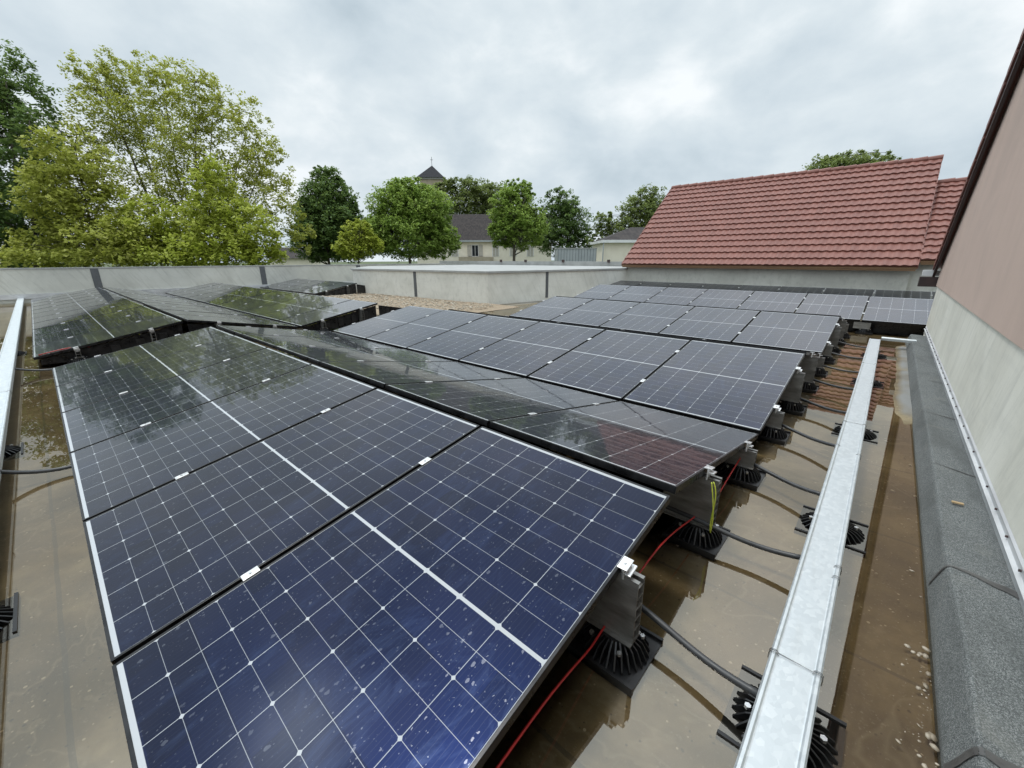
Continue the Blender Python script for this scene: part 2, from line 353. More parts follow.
# ------------------------------------------------------------------ mesh helpers
class MB:
    def __init__(s): s.v = []; s.f = []
    def box(s, c, d, mat=None):
        cx, cy, cz = c; hx, hy, hz = d[0] / 2, d[1] / 2, d[2] / 2
        pts = [(cx + i * hx, cy + j * hy, cz + k * hz) for i in (-1, 1) for j in (-1, 1) for k in (-1, 1)]
        if mat is not None: pts = [tuple(mat @ Vector(p)) for p in pts]
        b = len(s.v); s.v += pts
        for q in ((0, 1, 3, 2), (4, 6, 7, 5), (0, 4, 5, 1), (2, 3, 7, 6), (0, 2, 6, 4), (1, 5, 7, 3)): s.f.append(tuple(b + i for i in q))
        return s
    def span(s, x0, x1, y0, y1, z0, z1): return s.box(((x0 + x1) / 2, (y0 + y1) / 2, (z0 + z1) / 2), (abs(x1 - x0), abs(y1 - y0), abs(z1 - z0)))
    def poly(s, pts):
        b = len(s.v); s.v += [tuple(p) for p in pts]; s.f.append(tuple(range(b, b + len(pts)))); return s
    def prism(s, ring, off):
        """closed ring of 3D points extruded by a vector"""
        off = Vector(off); n = len(ring); b = len(s.v)
        s.v += [tuple(p) for p in ring] + [tuple(Vector(p) + off) for p in ring]
        s.f.append(tuple(b + i for i in range(n))[::-1]); s.f.append(tuple(b + n + i for i in range(n)))
        for i in range(n):
            j = (i + 1) % n; s.f.append((b + i, b + j, b + n + j, b + n + i))
        return s
    def tube(s, pts, rad, seg=8, cap=True):
        pts = [Vector(p) for p in pts]; n = len(pts)
        rads = rad if isinstance(rad, (list, tuple)) else [rad] * n
        b = len(s.v); up = Vector((0, 0, 1)); prev = None
        for i, p in enumerate(pts):
            t = (pts[min(i + 1, n - 1)] - pts[max(i - 1, 0)]).normalized()
            if prev is None:
                a = t.cross(up)
                if a.length < 1e-3: a = t.cross(Vector((1, 0, 0)))
                a.normalize()
            else:
                a = (prev - t * prev.dot(t)).normalized()
            prev = a; c = t.cross(a)
            for k in range(seg):
                w = 2 * math.pi * k / seg
                s.v.append(tuple(p + rads[i] * (math.cos(w) * a + math.sin(w) * c)))
        for i in range(n - 1):
            for k in range(seg):
                k2 = (k + 1) % seg
                s.f.append((b + i * seg + k, b + i * seg + k2, b + (i + 1) * seg + k2, b + (i + 1) * seg + k))
        if cap:
            s.f.append(tuple(b + k for k in range(seg))[::-1]); s.f.append(tuple(b + (n - 1) * seg + k for k in range(seg)))
        return s
    def cyl(s, c, r0, r1, h, seg=16): return s.tube([c, (c[0], c[1], c[2] + h)], [r0, r1], seg)
    def build(s, name, mat, parent=None, smooth=False, bevel=0, loc=None):
        me = bpy.data.meshes.new(name); me.from_pydata(s.v, [], s.f); me.update()
        if bevel or True:
            bm = bmesh.new(); bm.from_mesh(me)
            if bevel:
                bmesh.ops.bevel(bm, geom=[e for e in bm.edges if len(e.link_faces) == 2 and e.calc_face_angle(0) > 0.5], offset=bevel, segments=2, affect='EDGES', profile=0.6)
            bmesh.ops.recalc_face_normals(bm, faces=bm.faces); bm.to_mesh(me); bm.free()
        if smooth:
            for p in me.polygons: p.use_smooth = True
        me.materials.append(mat)
        o = bpy.data.objects.new(name, me); COL.objects.link(o)
        if parent is not None: o.parent = parent
        if loc is not None: o.location = loc
        return o

def tag(o, label=None, cat=None, group=None, kind=None):
    if label: o['label'] = label
    if cat: o['category'] = cat
    if group: o['group'] = group
    if kind: o['kind'] = kind
    return o
def empty(name, loc=(0, 0, 0), rot=(0, 0, 0)):
    o = bpy.data.objects.new(name, None); o.empty_display_size = 0.1; COL.objects.link(o)
    o.location = loc; o.rotation_euler = rot; return o
KIDS = {}
def copy_tree(o, parent=None):
    c = o.copy(); COL.objects.link(c); c.parent = parent
    for ch in o.children: copy_tree(ch, c)
    return c

# ------------------------------------------------------------------ ground and roof deck
gm = MB(); gm.poly([(-900, -900, -4.6), (900, -900, -4.6), (900, 1200, -4.6), (-900, 1200, -4.6)])
tag(gm.build('ground', M_GROUND), kind='structure')

def floor_h(x, y):
    h = -0.020 + 0.010 * mnoise.noise(Vector((x * 0.45, y * 0.45, 1.3))) + 0.004 * mnoise.noise(Vector((x * 2.1, y * 2.1, 4.0)))
    # shallow rise beside the kerb further along the gutter
    if x > 0.5:
        t = max(0, min(1, (x - 0.68) / 0.16)); s = max(0, min(1, (y - 4.3) / 1.2)) * max(0, min(1, (10.2 - y) / 0.8))
        h += 0.034 * t * s + 0.006 * t * s * mnoise.noise(Vector((x * 9, y * 5, 0)))
    if x < -8 and 5.0 < y: h += 0.03 * min(1, (y - 5.0))
    return h
fm = MB(); 
def axis(lo, hi, fine0, fine1, fs, cs):
    out = []; t = lo
    while t < hi:
        out.append(t); t += fs if fine0 <= t < fine1 else cs
    out.append(hi); return out
xs = axis(-22.2, 1.14, -0.6, 1.2, 0.05, 0.35); ys = axis(-7.0, 16.4, 1.0, 10.5, 0.07, 0.35)
for x in xs:
    for y in ys: fm.v.append((x, y, floor_h(x, y)))
ny = len(ys)
for i in range(len(xs) - 1):
    for j in range(ny - 1): fm.f.append((i * ny + j, (i + 1) * ny + j, (i + 1) * ny + j + 1, i * ny + j + 1))
tag(fm.build('roof_deck', M_FLOOR, smooth=True), kind='structure')
wm = MB(); wm.poly([(-22.1, -6.9, 0), (0.93, -6.9, 0), (0.93, 16.38, 0), (-22.1, 16.38, 0)])
tag(wm.build('rain_puddle', M_WATER), kind='structure')
# building body below the deck
bm_ = MB(); bm_.span(-22.6, 1.1, -7.2, 16.5, -4.62, -0.09)
hb = empty('flat_roof_building'); tag(hb, 'low concrete building under the flat roof that carries the solar panels', 'building')
bm_.build('wall', M_CONC, hb)

# ------------------------------------------------------------------ parapet walls
def seg_wall(mb, a, b, th, z0, z1):
    a = Vector((a[0], a[1], 0)); b = Vector((b[0], b[1], 0)); d = (b - a).normalized(); n = Vector((d.y, -d.x, 0)) * th
    ring = [a, b, b - n, a - n]
    mb.prism([(p.x, p.y, z0) for p in ring], (0, 0, z1 - z0))
def joint(a, b, t, z0, z1, parent, w=0.16, side=1):
    a = Vector((a[0], a[1], 0)); b = Vector((b[0], b[1], 0)); d = (b - a).normalized(); n = Vector((d.y, -d.x, 0))
    p = a.lerp(b, t); m = MB()
    ring = [p - d * w / 2 + n * 0.012, p + d * w / 2 + n * 0.012, p + d * w / 2 - n * 0.01, p - d * w / 2 - n * 0.01]
    m.prism([(q.x, q.y, z0) for q in ring], (0, 0, z1 - z0)); m.build('joint_strip', M_JOINT, parent)

LW0, LW1 = (-21.7, -7.0), (-20.6, 17.5)
pw = empty('parapet_wall', (-21.5, 4, 0)); tag(pw, 'long low concrete parapet with dark joint strips below the leafy trees on the left', 'wall')
def P(o):  # parts are modelled in world space: cancel the root's location
    for c in o.children: c.location = -Vector(o.location)
m = MB(); seg_wall(m, LW0, LW1, 0.25, -0.05, 1.09); m.build('wall', M_CONC, pw)
m = MB(); seg_wall(m, (LW0[0] + .02, LW0[1]), (LW1[0] + .02, LW1[1]), 0.30, 1.092, 1.135); m.build('coping', M_COPE, pw)
m = MB(); seg_wall(m, (LW0[0] + .05, LW0[1]), (LW1[0] + .05, LW1[1]), 0.048, 0.12, 0.28); m.build('base_flashing', M_FLASH, pw)
for yj in (-4.6, 1.59, 7.1, 11.7): joint(LW0, LW1, (yj + 7) / 24.5, 0.29, 1.09, pw, 0.22)
P(pw)

BX = [(-16.1, 8.85), (-8.85, 9.45), (-7.72, 16.4), (-7.72, 19.6), (-20.2, 19.6), (-20.2, 12.0)]
pb = empty('parapet_block', (-12, 13, 0)); tag(pb, 'angular pale concrete block with a flat white top beyond the gravel strip', 'wall')
m = MB(); m.prism([(x, y, -0.05) for x, y in BX], (0, 0, 1.03)); m.build('wall', M_CONC3, pb)
cx, cy = -13.5, 14.0
m = MB(); m.prism([(x + (0.05 if x > cx else -.05), y + (-.05 if y < cy else .05), 0.983) for x, y in BX], (0, 0, 0.06)); m.build('coping', M_COPE, pb)
joint(BX[0], BX[1], 0.53, 0.1, 0.975, pb, 0.14); joint(BX[1], BX[2], 0.36, 0.1, 0.975, pb, 0.12); 
P(pb)
fp = empty('parapet_kerb', (-14, 20, 0)); tag(fp, 'far low kerb edging the white flat roof below the cream house', 'wall')
m = MB(); m.span(-24, -8.0, 19.7, 19.95, 0.9, 1.27); m.build('kerb', M_COPE, fp)
m = MB()
for x in (-17.9, -15.9, -13.2, -10.4): m.span(x - .06, x + .06, 19.62, 19.72, 1.22, 1.36)
m.build('outlet', M_FASCIA, fp); P(fp)

# gravel strip in front of the block
gvm = MB(); nx, nyy = 70, 24
for i in range(nx + 1):
    for j in range(nyy + 1):
        x = -17.2 + i * 0.135; y = 5.6 + j * 0.16 + (x + 17.2) * 0.03
        e = min(1, min(i, nx - i) / 5, min(j, nyy - j) / 3 + .2)
        gvm.v.append((x, y, 0.005 + 0.075 * e + 0.02 * mnoise.noise(Vector((x * 4, y * 4, 0)))))
for i in range(nx):
    for j in range(nyy): a = i * (nyy + 1) + j; gvm.f.append((a, a + nyy + 1, a + nyy + 2, a + 1))
tag(gvm.build('gravel_strip', M_GRAVEL, smooth=True), kind='structure')
def pebbles(name, pts, r0, r1, mat, label):
    m = MB(); ico = bmesh.new(); bmesh.ops.create_icosphere(ico, subdivisions=1, radius=1)
    vs = [v.co.copy() for v in ico.verts]; fs = [tuple(v.index for v in f.verts) for f in ico.faces]; ico.free()
    for (x, y, z) in pts:
        r = r0 + (r1 - r0) * random.random() ** 3
        mt = Matrix.Translation((x, y, z)) @ Matrix.Rotation(random.random() * 6.3, 4, 'Z') @ Matrix.Rotation(random.uniform(-.4, .4), 4, 'X') @ Matrix.Diagonal((r * random.uniform(.9, 1.6), r, r * random.uniform(.25, .5), 1))
        b = len(m.v); m.v += [tuple(mt @ (v * random.uniform(.85, 1.1))) for v in vs]; m.f += [tuple(b + i for i in f) for f in fs]
    o = m.build(name, mat, smooth=True); tag(o, label, name, kind='stuff'); return o
pebbles('gravel', [(random.uniform(-17, -8), random.uniform(6.2, 9.1), 0.09) for _ in range(2600)], 0.012, 0.05, M_PEBBLE, 'brown gravel spread along the foot of the pale concrete block')

# ------------------------------------------------------------------ solar panels
TH = R(10.46); CT, ST = math.cos(TH), math.sin(TH); PITCH = 1.154
def make_panel():
    root = empty('solar_panel')
    m = MB(); m.span(0.009, PW - 0.009, 0.009, PL - 0.009, PT - 0.008, PT - 0.0015); m.build('glass', M_GLASS, root)
    f = MB(); w = 0.011
    f.span(0, PW, 0, w, 0, PT); f.span(0, PW, PL - w, PL, 0, PT)
    f.span(0, w, w, PL - w, 0, PT); f.span(PW - w, PW, w, PL - w, 0, PT)
    f.span(w, PW - w, w, .028, 0, .002); f.span(w, PW - w, PL - .028, PL - w, 0, .002)
    f.build('frame', M_FRAME, root, bevel=0.0012)
    b = MB(); b.span(0.012, PW - 0.012, 0.012, PL - 0.012, PT - 0.012, PT - 0.009); b.build('back_sheet', M_FRAME, root)
    return root
def add_clamp(root, x, y, end=False):
    m = MB()
    if end:
        m.span(x - 0.006, x + 0.032, y - .028, y + .028, PT + .0005, PT + .007); m.span(x + .012, x + .020, y - .028, y + .028, -.02, PT); m.span(x + .02, x + .045, y - .028, y + .028, PT - .02, PT - .012)
    else:
        m.span(x - 0.018, x + 0.018, y - .032, y + .032, PT + .0005, PT + .006)
    c = m.build('clamp', M_CLAMP, root, bevel=0.0015)
    m = MB(); m.cyl((x + (0.012 if end else 0), y, PT + .006), .0055, .0055, .004, 6); m.build('bolt', M_BOLT, c)
proto = make_panel(); add_clamp(proto, -0.01, 0.43); add_clamp(proto, -0.01, 1.30)
proto_end = make_panel(); add_clamp(proto_end, -0.01, 0.43); add_clamp(proto_end, -0.01, 1.30); add_clamp(proto_end, PW, 0.43, True); add_clamp(proto_end, PW, 1.30, True)
ORD = ['first', 'second', 'third', 'fourth', 'fifth', 'sixth', 'seventh', 'eighth', 'ninth', 'tenth', 'eleventh', 'twelfth']
# name, kind, y0, z0 (low edge for 'up', ridge edge for 'dn'), right end x, count, description
ROWS = [
 ('A', 'up', 0.0, 0.145, 0.0, 6, 'nearest row', 'the right tray'),
 ('B', 'dn', 1.746, 0.470, 0.0, 6, 'glancing row behind the nearest ridge', 'the right tray'),
 ('C', 'up', 3.51, 0.165, 0.0, 6, 'middle row beyond the first valley', 'the right tray'),
 ('D', 'dn', 5.27, 0.485, 0.0, 5, 'hidden slope behind the middle ridge', 'the right tray'),
 ('E', 'up', 7.02, 0.190, 0.0, 5, 'five panel row behind the middle row', 'the right tray'),
 ('F', 'dn', 8.78, 0.51, 0.0, 5, 'hidden slope behind the five panel row', 'the right tray'),
 ('G', 'up', 10.85, 0.245, 2.508, 8, 'pale far row at the tray end', 'the gable wall'),
 ('H', 'dn', 12.6, 0.60, 2.508, 8, '', ''),
 ('I', 'up', 14.4, 0.245, 2.508, 9, 'dark last row under the red roof', 'the gable wall'),
 ('J', 'up', -0.15, 0.145, -7.92, 11, 'front row of the far left array', 'the gap'),
 ('K', 'dn', 1.60, 0.470, -7.92, 11, 'second row of the far left array', 'the gap'),
 ('L', 'up', 3.36, 0.165, -7.92, 11, 'third row of the far left array', 'the gravel'),
 ('M', 'dn', 5.12, 0.485, -15.3, 5, '', ''),
 ('N', 'up', 6.87, 0.19, -15.3, 5, 'short last row of the far left array', 'the gravel'),
]
used = set()
for (nm, kind, y0, z0, xr, n, desc, end) in ROWS:
    if not desc: continue
    for k in range(n):
        src = proto_end if k == 0 else proto
        o = src if src not in used else copy_tree(src)
        used.add(src)
        o.location = (xr - k * PITCH - PW, y0, z0 - PT * CT)
        o.rotation_euler = ((TH + (R(1.3) if nm == 'G' else 0) if kind == 'up' else -TH) + random.uniform(-.002, .002), random.uniform(-.002, .002), 0)
        if nm == 'A' and k == 0: lab = 'deep blue wet solar panel nearest the camera, at the right end of the nearest row'
        elif nm == 'B' and k == 0: lab = 'wet solar panel mirroring the red roof, right end of the row behind the nearest ridge'
        elif nm == 'C' and k == 0: lab = 'dark solar panel at the right end of the middle row, corner beside the tray'
        else: lab = '%s panel from %s in the %s' % (ORD[k], end, desc)
        tag(o, lab, 'solar panel', 'solar panels on the flat roof')

# ------------------------------------------------------------------ panel supports
def make_pad(h=0.085, w=0.30):
    """ribbed plastic foot: square plate with a fan of radial ribs round a hub"""
    m = MB(); m.span(-w / 2, w / 2, -w / 2, w / 2, -0.012, 0.012)
    m.span(-w / 2, w / 2, -w / 2, -w / 2 + .012, 0.012, .024); m.span(-w / 2, w / 2, w / 2 - .012, w / 2, 0.012, .024)
    m.cyl((0, 0, 0.012), w * .24, w * .22, h, 24)
    for k in range(28):
        a = 2 * math.pi * k / 28; c, s = math.cos(a), math.sin(a); t = .0028
        r0, r1, r2 = w * .2, w * .36, w * .47
        pr = [(r0, .012), (r2, .012), (r2, .022), (r1, .012 + h * .75), (r0, .012 + h)]
        m.prism([(r * c + s * t, r * s - c * t, z) for r, z in pr], (-2 * s * t, 2 * c * t, 0))
    return m
def make_support(bh, name='panel_support'):
    root = empty(name); ph = 0.075
    p = make_pad(ph, 0.265).build('foot', M_PLASTIC, root)
    for a in (0.5, 2.2, 3.9, 5.3):
        m = MB(); m.cyl((0.094 * math.cos(a), 0.094 * math.sin(a), .066), .009, .009, .012, 6); m.build('bolt', M_BOLT, root)
    z0 = ph + .014; z1 = z0 + bh
    m = MB()   # extruded aluminium upright: two webs joined by fins, flanges top and bottom
    x0, x1 = -0.19, 0.075
    m.span(x0, x1, -0.026, -0.0225, z0, z1); m.span(x0, x1, 0.0225, 0.026, z0, z1)
    m.span(x0, x1, -0.045, 0.045, z0 - .004, z0)
    nf = max(2, int(bh / 0.045))
    for k in range(nf + 1):
        zz = z0 + bh * (k + .15) / (nf + 0.6); m.span(x0, x1, -0.0225, 0.0225, zz, zz + .003)
    m.span(x0, x1, -0.026, -0.010, z1, z1 + .004); m.span(x0, x1, 0.010, 0.026, z1, z1 + .004)
    m.build('upright', M_ALU, root)
    return root
protoS = {}
def support(x, y, ztop, flip, label):
    bh = round(max(0.03, ztop - 0.086), 2)
    if bh not in protoS: protoS[bh] = o = make_support(bh)
    else: o = copy_tree(protoS[bh])
    o.location = (x, y, -0.007); o.rotation_euler = (0, 0, math.pi if flip else 0)
    tag(o, label, 'panel support', 'black feet with aluminium uprights holding the panels')
def row_sup(kind, y0, z0, x, flip, where):
    for s, nm in ((0.43, 'low' if kind == 'up' else 'high'), (1.30, 'high' if kind == 'up' else 'low')):
        yy = y0 + s * CT; z = z0 + (s * ST if kind == 'up' else -s * ST) - PT
        support(x, yy, z - 0.004, flip, where % ('tall' if nm == 'high' else 'short'))
row_sup('up', 0.0, 0.145, 0, False, '%s aluminium upright on a black ribbed foot under the nearest blue panel')
row_sup('dn', 1.746, 0.470, 0, False, '%s upright on a black foot at the tray end behind the nearest ridge')
row_sup('up', 3.51, 0.165, 0, False, '%s upright on a black foot at the tray end of the middle row')
row_sup('dn', 5.27, 0.485, 0, False, '%s upright on a black foot just beyond the middle ridge')
row_sup('up', 7.02, 0.190, 0, False, '%s upright on a black foot at the tray end of the five panel row')
row_sup('dn', 8.78, 0.51, 0, False, '%s upright on a black foot behind the five panel row')
support(0.30, 10.86, 0.20, False, 'grey upright hanging below the front edge of the pale far row')
row_sup('up', -0.15, 0.145, -7.92, False, '%s upright in the dark gap at the far left array front row')
row_sup('dn', 1.60, 0.470, -7.92, False, '%s upright in the dark gap under the left array second row')
row_sup('up', 3.36, 0.165, -7.92, False, '%s upright at the gravel end of the left array third row')
row_sup('up', 6.87, 0.19, -15.3, False, '%s upright at the gravel end of the last short left row')
row_sup('dn', 8.62, 0.50, -15.3, False, '%s upright behind the last short left row near the concrete block')
row_sup('up', 7.02, 0.19, -5 * PITCH + .02, True, '%s pale upright at the gravel end of the five panel row')

def shade_plate(x, y0, z0, y1, z1, label):  # black end plates, also added to stand for the shade under the panels
    r = empty('shade_plate', (x, (y0 + y1) / 2, 0)); tag(r, label, 'shade plate', 'black plates standing for shade at the ends of the panel rows')
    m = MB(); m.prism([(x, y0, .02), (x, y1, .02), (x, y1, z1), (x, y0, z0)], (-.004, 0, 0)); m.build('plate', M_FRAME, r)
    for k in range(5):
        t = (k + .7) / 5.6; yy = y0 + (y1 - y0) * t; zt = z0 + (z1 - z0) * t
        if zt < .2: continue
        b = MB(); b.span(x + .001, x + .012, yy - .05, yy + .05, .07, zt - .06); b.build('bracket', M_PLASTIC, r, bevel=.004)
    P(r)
shade_plate(-7.97, 3.40, .12, 5.03, .42, 'black plate standing for shade under the gravel end of the left array third row')
shade_plate(-7.97, 5.10, .42, 6.75, .12, 'black plate standing for shade, sloping down behind the left array third row by the gravel')
shade_plate(-15.34, 6.90, .15, 8.52, .45, 'black plate standing for shade under the last short left row by the concrete block')
shade_plate(-15.34, 8.56, .45, 9.05, .36, 'small black end plate standing for shade, touching the concrete block')
shade_plate(-7.97, -0.10, .10, 1.52, .40, 'black plate standing for shade in the gap under the left array front row')
shade_plate(-7.97, 1.60, .40, 3.28, .12, 'black plate standing for shade in the gap under the left array second row')
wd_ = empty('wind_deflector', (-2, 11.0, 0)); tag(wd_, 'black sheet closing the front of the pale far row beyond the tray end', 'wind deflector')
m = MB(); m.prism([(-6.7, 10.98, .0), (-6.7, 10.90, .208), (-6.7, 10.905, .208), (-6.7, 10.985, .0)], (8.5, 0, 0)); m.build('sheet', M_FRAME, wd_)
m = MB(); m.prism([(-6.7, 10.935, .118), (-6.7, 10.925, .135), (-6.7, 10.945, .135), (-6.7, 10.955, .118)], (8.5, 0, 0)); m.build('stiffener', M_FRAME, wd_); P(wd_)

# ------------------------------------------------------------------ cable trays
def make_tray(name, length, zb, width=0.135, h=0.06, joints=(), clips=()):
    """built along +y from the origin"""
    root = empty(name); m = MB(); w = width / 2
    m.span(-w, -w + .0015, 0, length, zb, zb + h); m.span(w - .0015, w, 0, length, zb, zb + h); m.span(-w + .0015, w - .0015, 0, length, zb, zb + .0015)
    m.build('trough', M_GALV, root)
    z = zb + h
    prof = [(-w - .004, z - .014), (-w - .004, z + .004), (-w + .001, z + .0085), (-w + .009, z + .0085), (-w + .014, z + .004), (-w + .018, z + .0035),
            (w - .018, z + .0035), (w - .014, z + .004), (w - .009, z + .0085), (w - .001, z + .0085), (w + .004, z + .004), (w + .004, z - .014)]
    inner = [(x * 0.985, zz - .0012) for x, zz in prof][::-1]
    edges = [0] + list(joints) + [length]
    for a, b in zip(edges[:-1], edges[1:]):
        m = MB(); m.prism([(x, a + .0012, zz) for x, zz in prof + inner], (0, b - a - .0024, 0)); m.build('lid', M_GALV, root)
    for yy, both in clips:
        for sg in ((-1, 1) if both else (random.choice((-1, 1)),)):
            m = MB(); x = sg * w
            m.tube([(x - sg * .020, yy, z + .005), (x - sg * .010, yy, z + .0125), (x + sg * .001, yy, z + .0125), (x + sg * .0075, yy, z + .004), (x + sg * .0075, yy, z - .022), (x + sg * .002, yy + .01, z - .03)], .0016, 6)
            m.tube([(x - sg * .018, yy + .012, z + .005), (x - sg * .010, yy + .012, z + .0125), (x + sg * .001, yy + .012, z + .0125), (x + sg * .0075, yy + .012, z + .004), (x + sg * .0075, yy + .012, z - .022)], .0016, 6)
            m.build('clip', M_STEEL, root)
        if both:
            m = MB(); m.tube([(-w + .01, yy + .006, z + .0105), (w - .01, yy + .006, z + .006)], .0013, 6); m.build('clip_wire', M_STEEL, root)
    return root
YT0 = -0.4
tr = make_tray('cable_tray', 9.4, 0.095, 0.132, 0.058, joints=(1.88, 4.6, 7.2), clips=((1.87, True), (2.42, False), (2.5, False), (3.9, False), (4.0, False), (4.59, True), (6.1, False), (7.19, True)))
tr.location = (0.535, YT0, 0); tr.rotation_euler = (0, 0, 0.0042)
tag(tr, 'long galvanised cable tray with lid running beside the panel ends on the right', 'cable tray', None)
ct = make_tray('cable_tray', 0.42, 0.13, 0.10, 0.035); ct.location = (0.57, 9.16, 0); ct.rotation_euler = (0, 0, -math.pi / 2)
tag(ct, 'short narrow tray crossing from the far tray end to the grey kerb', 'cable tray')
lt = make_tray('cable_tray', 22.0, 0.10, 0.14, 0.058, joints=(3.0, 6.0, 9.0, 12.0, 15.0, 18.0), clips=((3.0, True), (6.0, True)))
lt.location = (0.2, -0.385, 0); lt.rotation_euler = (0, 0, math.pi / 2)
tag(lt, 'galvanised cable tray along the left edge of the photo beside the panels', 'cable tray')
# feet under the trays
def tray_foot(x, y, label):
    global tfp
    root = empty('tray_support')
    make_pad(0.045, 0.30).build('foot', M_PLASTIC, root)
    for a in (0.2, 1.9, 3.4, 5.0):
        m = MB(); m.cyl((0.10 * math.cos(a), 0.10 * math.sin(a), .045), .010, .010, .012, 6); m.build('bolt', M_BOLT, root)
    m = MB(); m.span(-.055, .055, -.02, .02, .058, .1125); m.build('rail', M_ALU, root)
    root.location = (x, y, -0.018); tag(root, label, 'tray support', 'black ribbed feet under the cable trays')
for y, lab in ((1.36, 'black ribbed foot half under the nearest stretch of the right tray'), (2.72, 'second black foot along the right tray from the camera'), (4.45, 'third black foot along the right tray from the camera'), (6.4, 'fourth black foot along the right tray from the camera'), (8.3, 'farthest black foot under the end of the right tray')):
    tray_foot(0.535, y, lab)
tray_foot(-1.95, -0.40, 'black ribbed foot under the left tray at the lower left edge of the photo')
tray_foot(-4.3, -0.40, 'black foot under the left tray beside the third panel seam')
tray_foot(-9.5, -0.40, 'black foot under the left tray beside the far array')

# ------------------------------------------------------------------ conduits and cables
def bez(p0, p1, p2, p3, n=18):
    p0, p1, p2, p3 = map(Vector, (p0, p1, p2, p3)); out = []
    for i in range(n + 1):
        t = i / n; out.append((1 - t) ** 3 * p0 + 3 * (1 - t) ** 2 * t * p1 + 3 * (1 - t) * t * t * p2 + t ** 3 * p3)
    return out
def conduit(y0, y1, label, zs=0.09, r=0.0125, dip=0.02):
    m = MB(); m.tube(bez((-0.25, y0 + .02, zs + .02), (0.12, y0 + .02, zs + .03), (0.20, y1 + (y0 - y1) * .5, dip + .03), (0.475, y1, 0.11)), r, 10)
    o = m.build('conduit', M_HOSE, smooth=True); tag(o, label, 'conduit', 'black conduits from the panels to the right tray')
conduit(1.40, 1.33, 'thick black conduit from the nearest upright to the nearest stretch of tray', 0.10)
conduit(2.12, 2.16, 'second black conduit from the camera, beside the yellow green wire')
conduit(3.05, 2.86, 'third black conduit from the camera, leaving the red cable end')
conduit(3.98, 3.72, 'fourth black conduit, lying low on the water')
conduit(4.88, 4.62, 'fifth black conduit, crossing the brick red reflection')
conduit(5.75, 5.55, 'sixth black conduit from the camera')
conduit(6.6, 6.45, 'seventh black conduit from the camera', r=.011)
conduit(7.6, 7.4, 'eighth black conduit from the camera', r=.011)
conduit(8.5, 8.35, 'last black conduit, looping by the far end of the tray', 0.12, r=.011, dip=.05)
m = MB(); m.tube(bez((-2.2, 0.35, .12), (-2.1, 0.1, .02), (-2.3, -.1, .01), (-2.2, -.33, .12)), .013, 10)
m = MB(); m.tube(bez((-3.45, 0.3, .11), (-3.45, 0.05, .01), (-3.5, -.15, .02), (-3.5, -.33, .12)), .013, 10)
tag(m.build('conduit', M_HOSE, smooth=True), 'black conduit between the left tray and the nearest row', 'conduit')
m = MB(); m.tube(bez((-7.3, 0.3, .11), (-7.3, 0.05, .03), (-7.4, -.15, .04), (-7.4, -.33, .12)), .013, 10)
tag(m.build('conduit', M_HOSE, smooth=True), 'black conduit at the dark gap between the arrays', 'conduit')

pts = []
for i in range(60):
    t = i / 59; y = -0.2 + 3.2 * t
    pts.append((-0.02 + .022 * math.sin(t * 9), y, 0.075 + 0.07 * abs(math.sin(t * 7.5)) + 0.012 * math.sin(t * 23)))
m = MB(); m.tube(pts, .0042, 6)
tag(m.build('red_cable', M_RED, smooth=True), 'thin red cable slung under the right end of the nearest blue panel', 'cable')
m = MB(); m.tube([(-8.0 + .02 * math.sin(i), -0.1 + 1.5 * i / 20, 0.16 + .05 * math.sin(i * .35)) for i in range(21)], .006, 6)
tag(m.build('red_cable', M_RED, smooth=True), 'red cable along the dark gap under the far left array', 'cable')
for s in (0, 1):
    pass
m = MB(); m.tube(bez((0.055, 2.115, 0.36), (0.10, 2.10, 0.30), (0.065, 2.09, 0.18), (0.085, 2.08, 0.10)), .0032, 6)
m.tube(bez((0.050, 2.105, 0.36), (0.075, 2.08, 0.28), (0.095, 2.075, 0.2), (0.085, 2.08, 0.10)), .0032, 6)
tag(m.build('earth_wire', M_EARTH, smooth=True), 'yellow green earth wire looped down the upright behind the nearest ridge', 'wire')

# ------------------------------------------------------------------ felt kerb and flashing on the right
XW = 1.14
KP = [(0.90, -0.03), (0.903, 0.025), (0.934, 0.140), (0.940, 0.152), (0.948, 0.157), (1.05, 0.150), (1.10, 0.145), (XW - .002, 0.142), (XW - .002, -0.03)]
kb = empty('felt_kerb', (1.0, 4, 0)); tag(kb, 'grey mineral felt upstand running along the foot of the right wall', 'kerb')
m = MB(); n = 90; yk = [-2.0 + 12.0 * i / n for i in range(n + 1)]; npf = len(KP)
def kpt(x, y, z):
    w = 0.006 * mnoise.noise(Vector((x * 6, y * 1.7, z * 6))) if 0 < z else 0
    return (x + (w if x < XW - .01 else 0), y, z + w)
for y in yk:
    for (x, z) in KP:
        m.v.append(kpt(x, y, z))
for i in range(n):
    for j in range(npf - 1): a = i * npf + j; m.f.append((a, a + npf, a + npf + 1, a + 1))
m.f.append(tuple(range(npf))[::-1]); m.f.append(tuple(n * npf + j for j in range(npf)))
m.build('felt', M_FELT, kb)
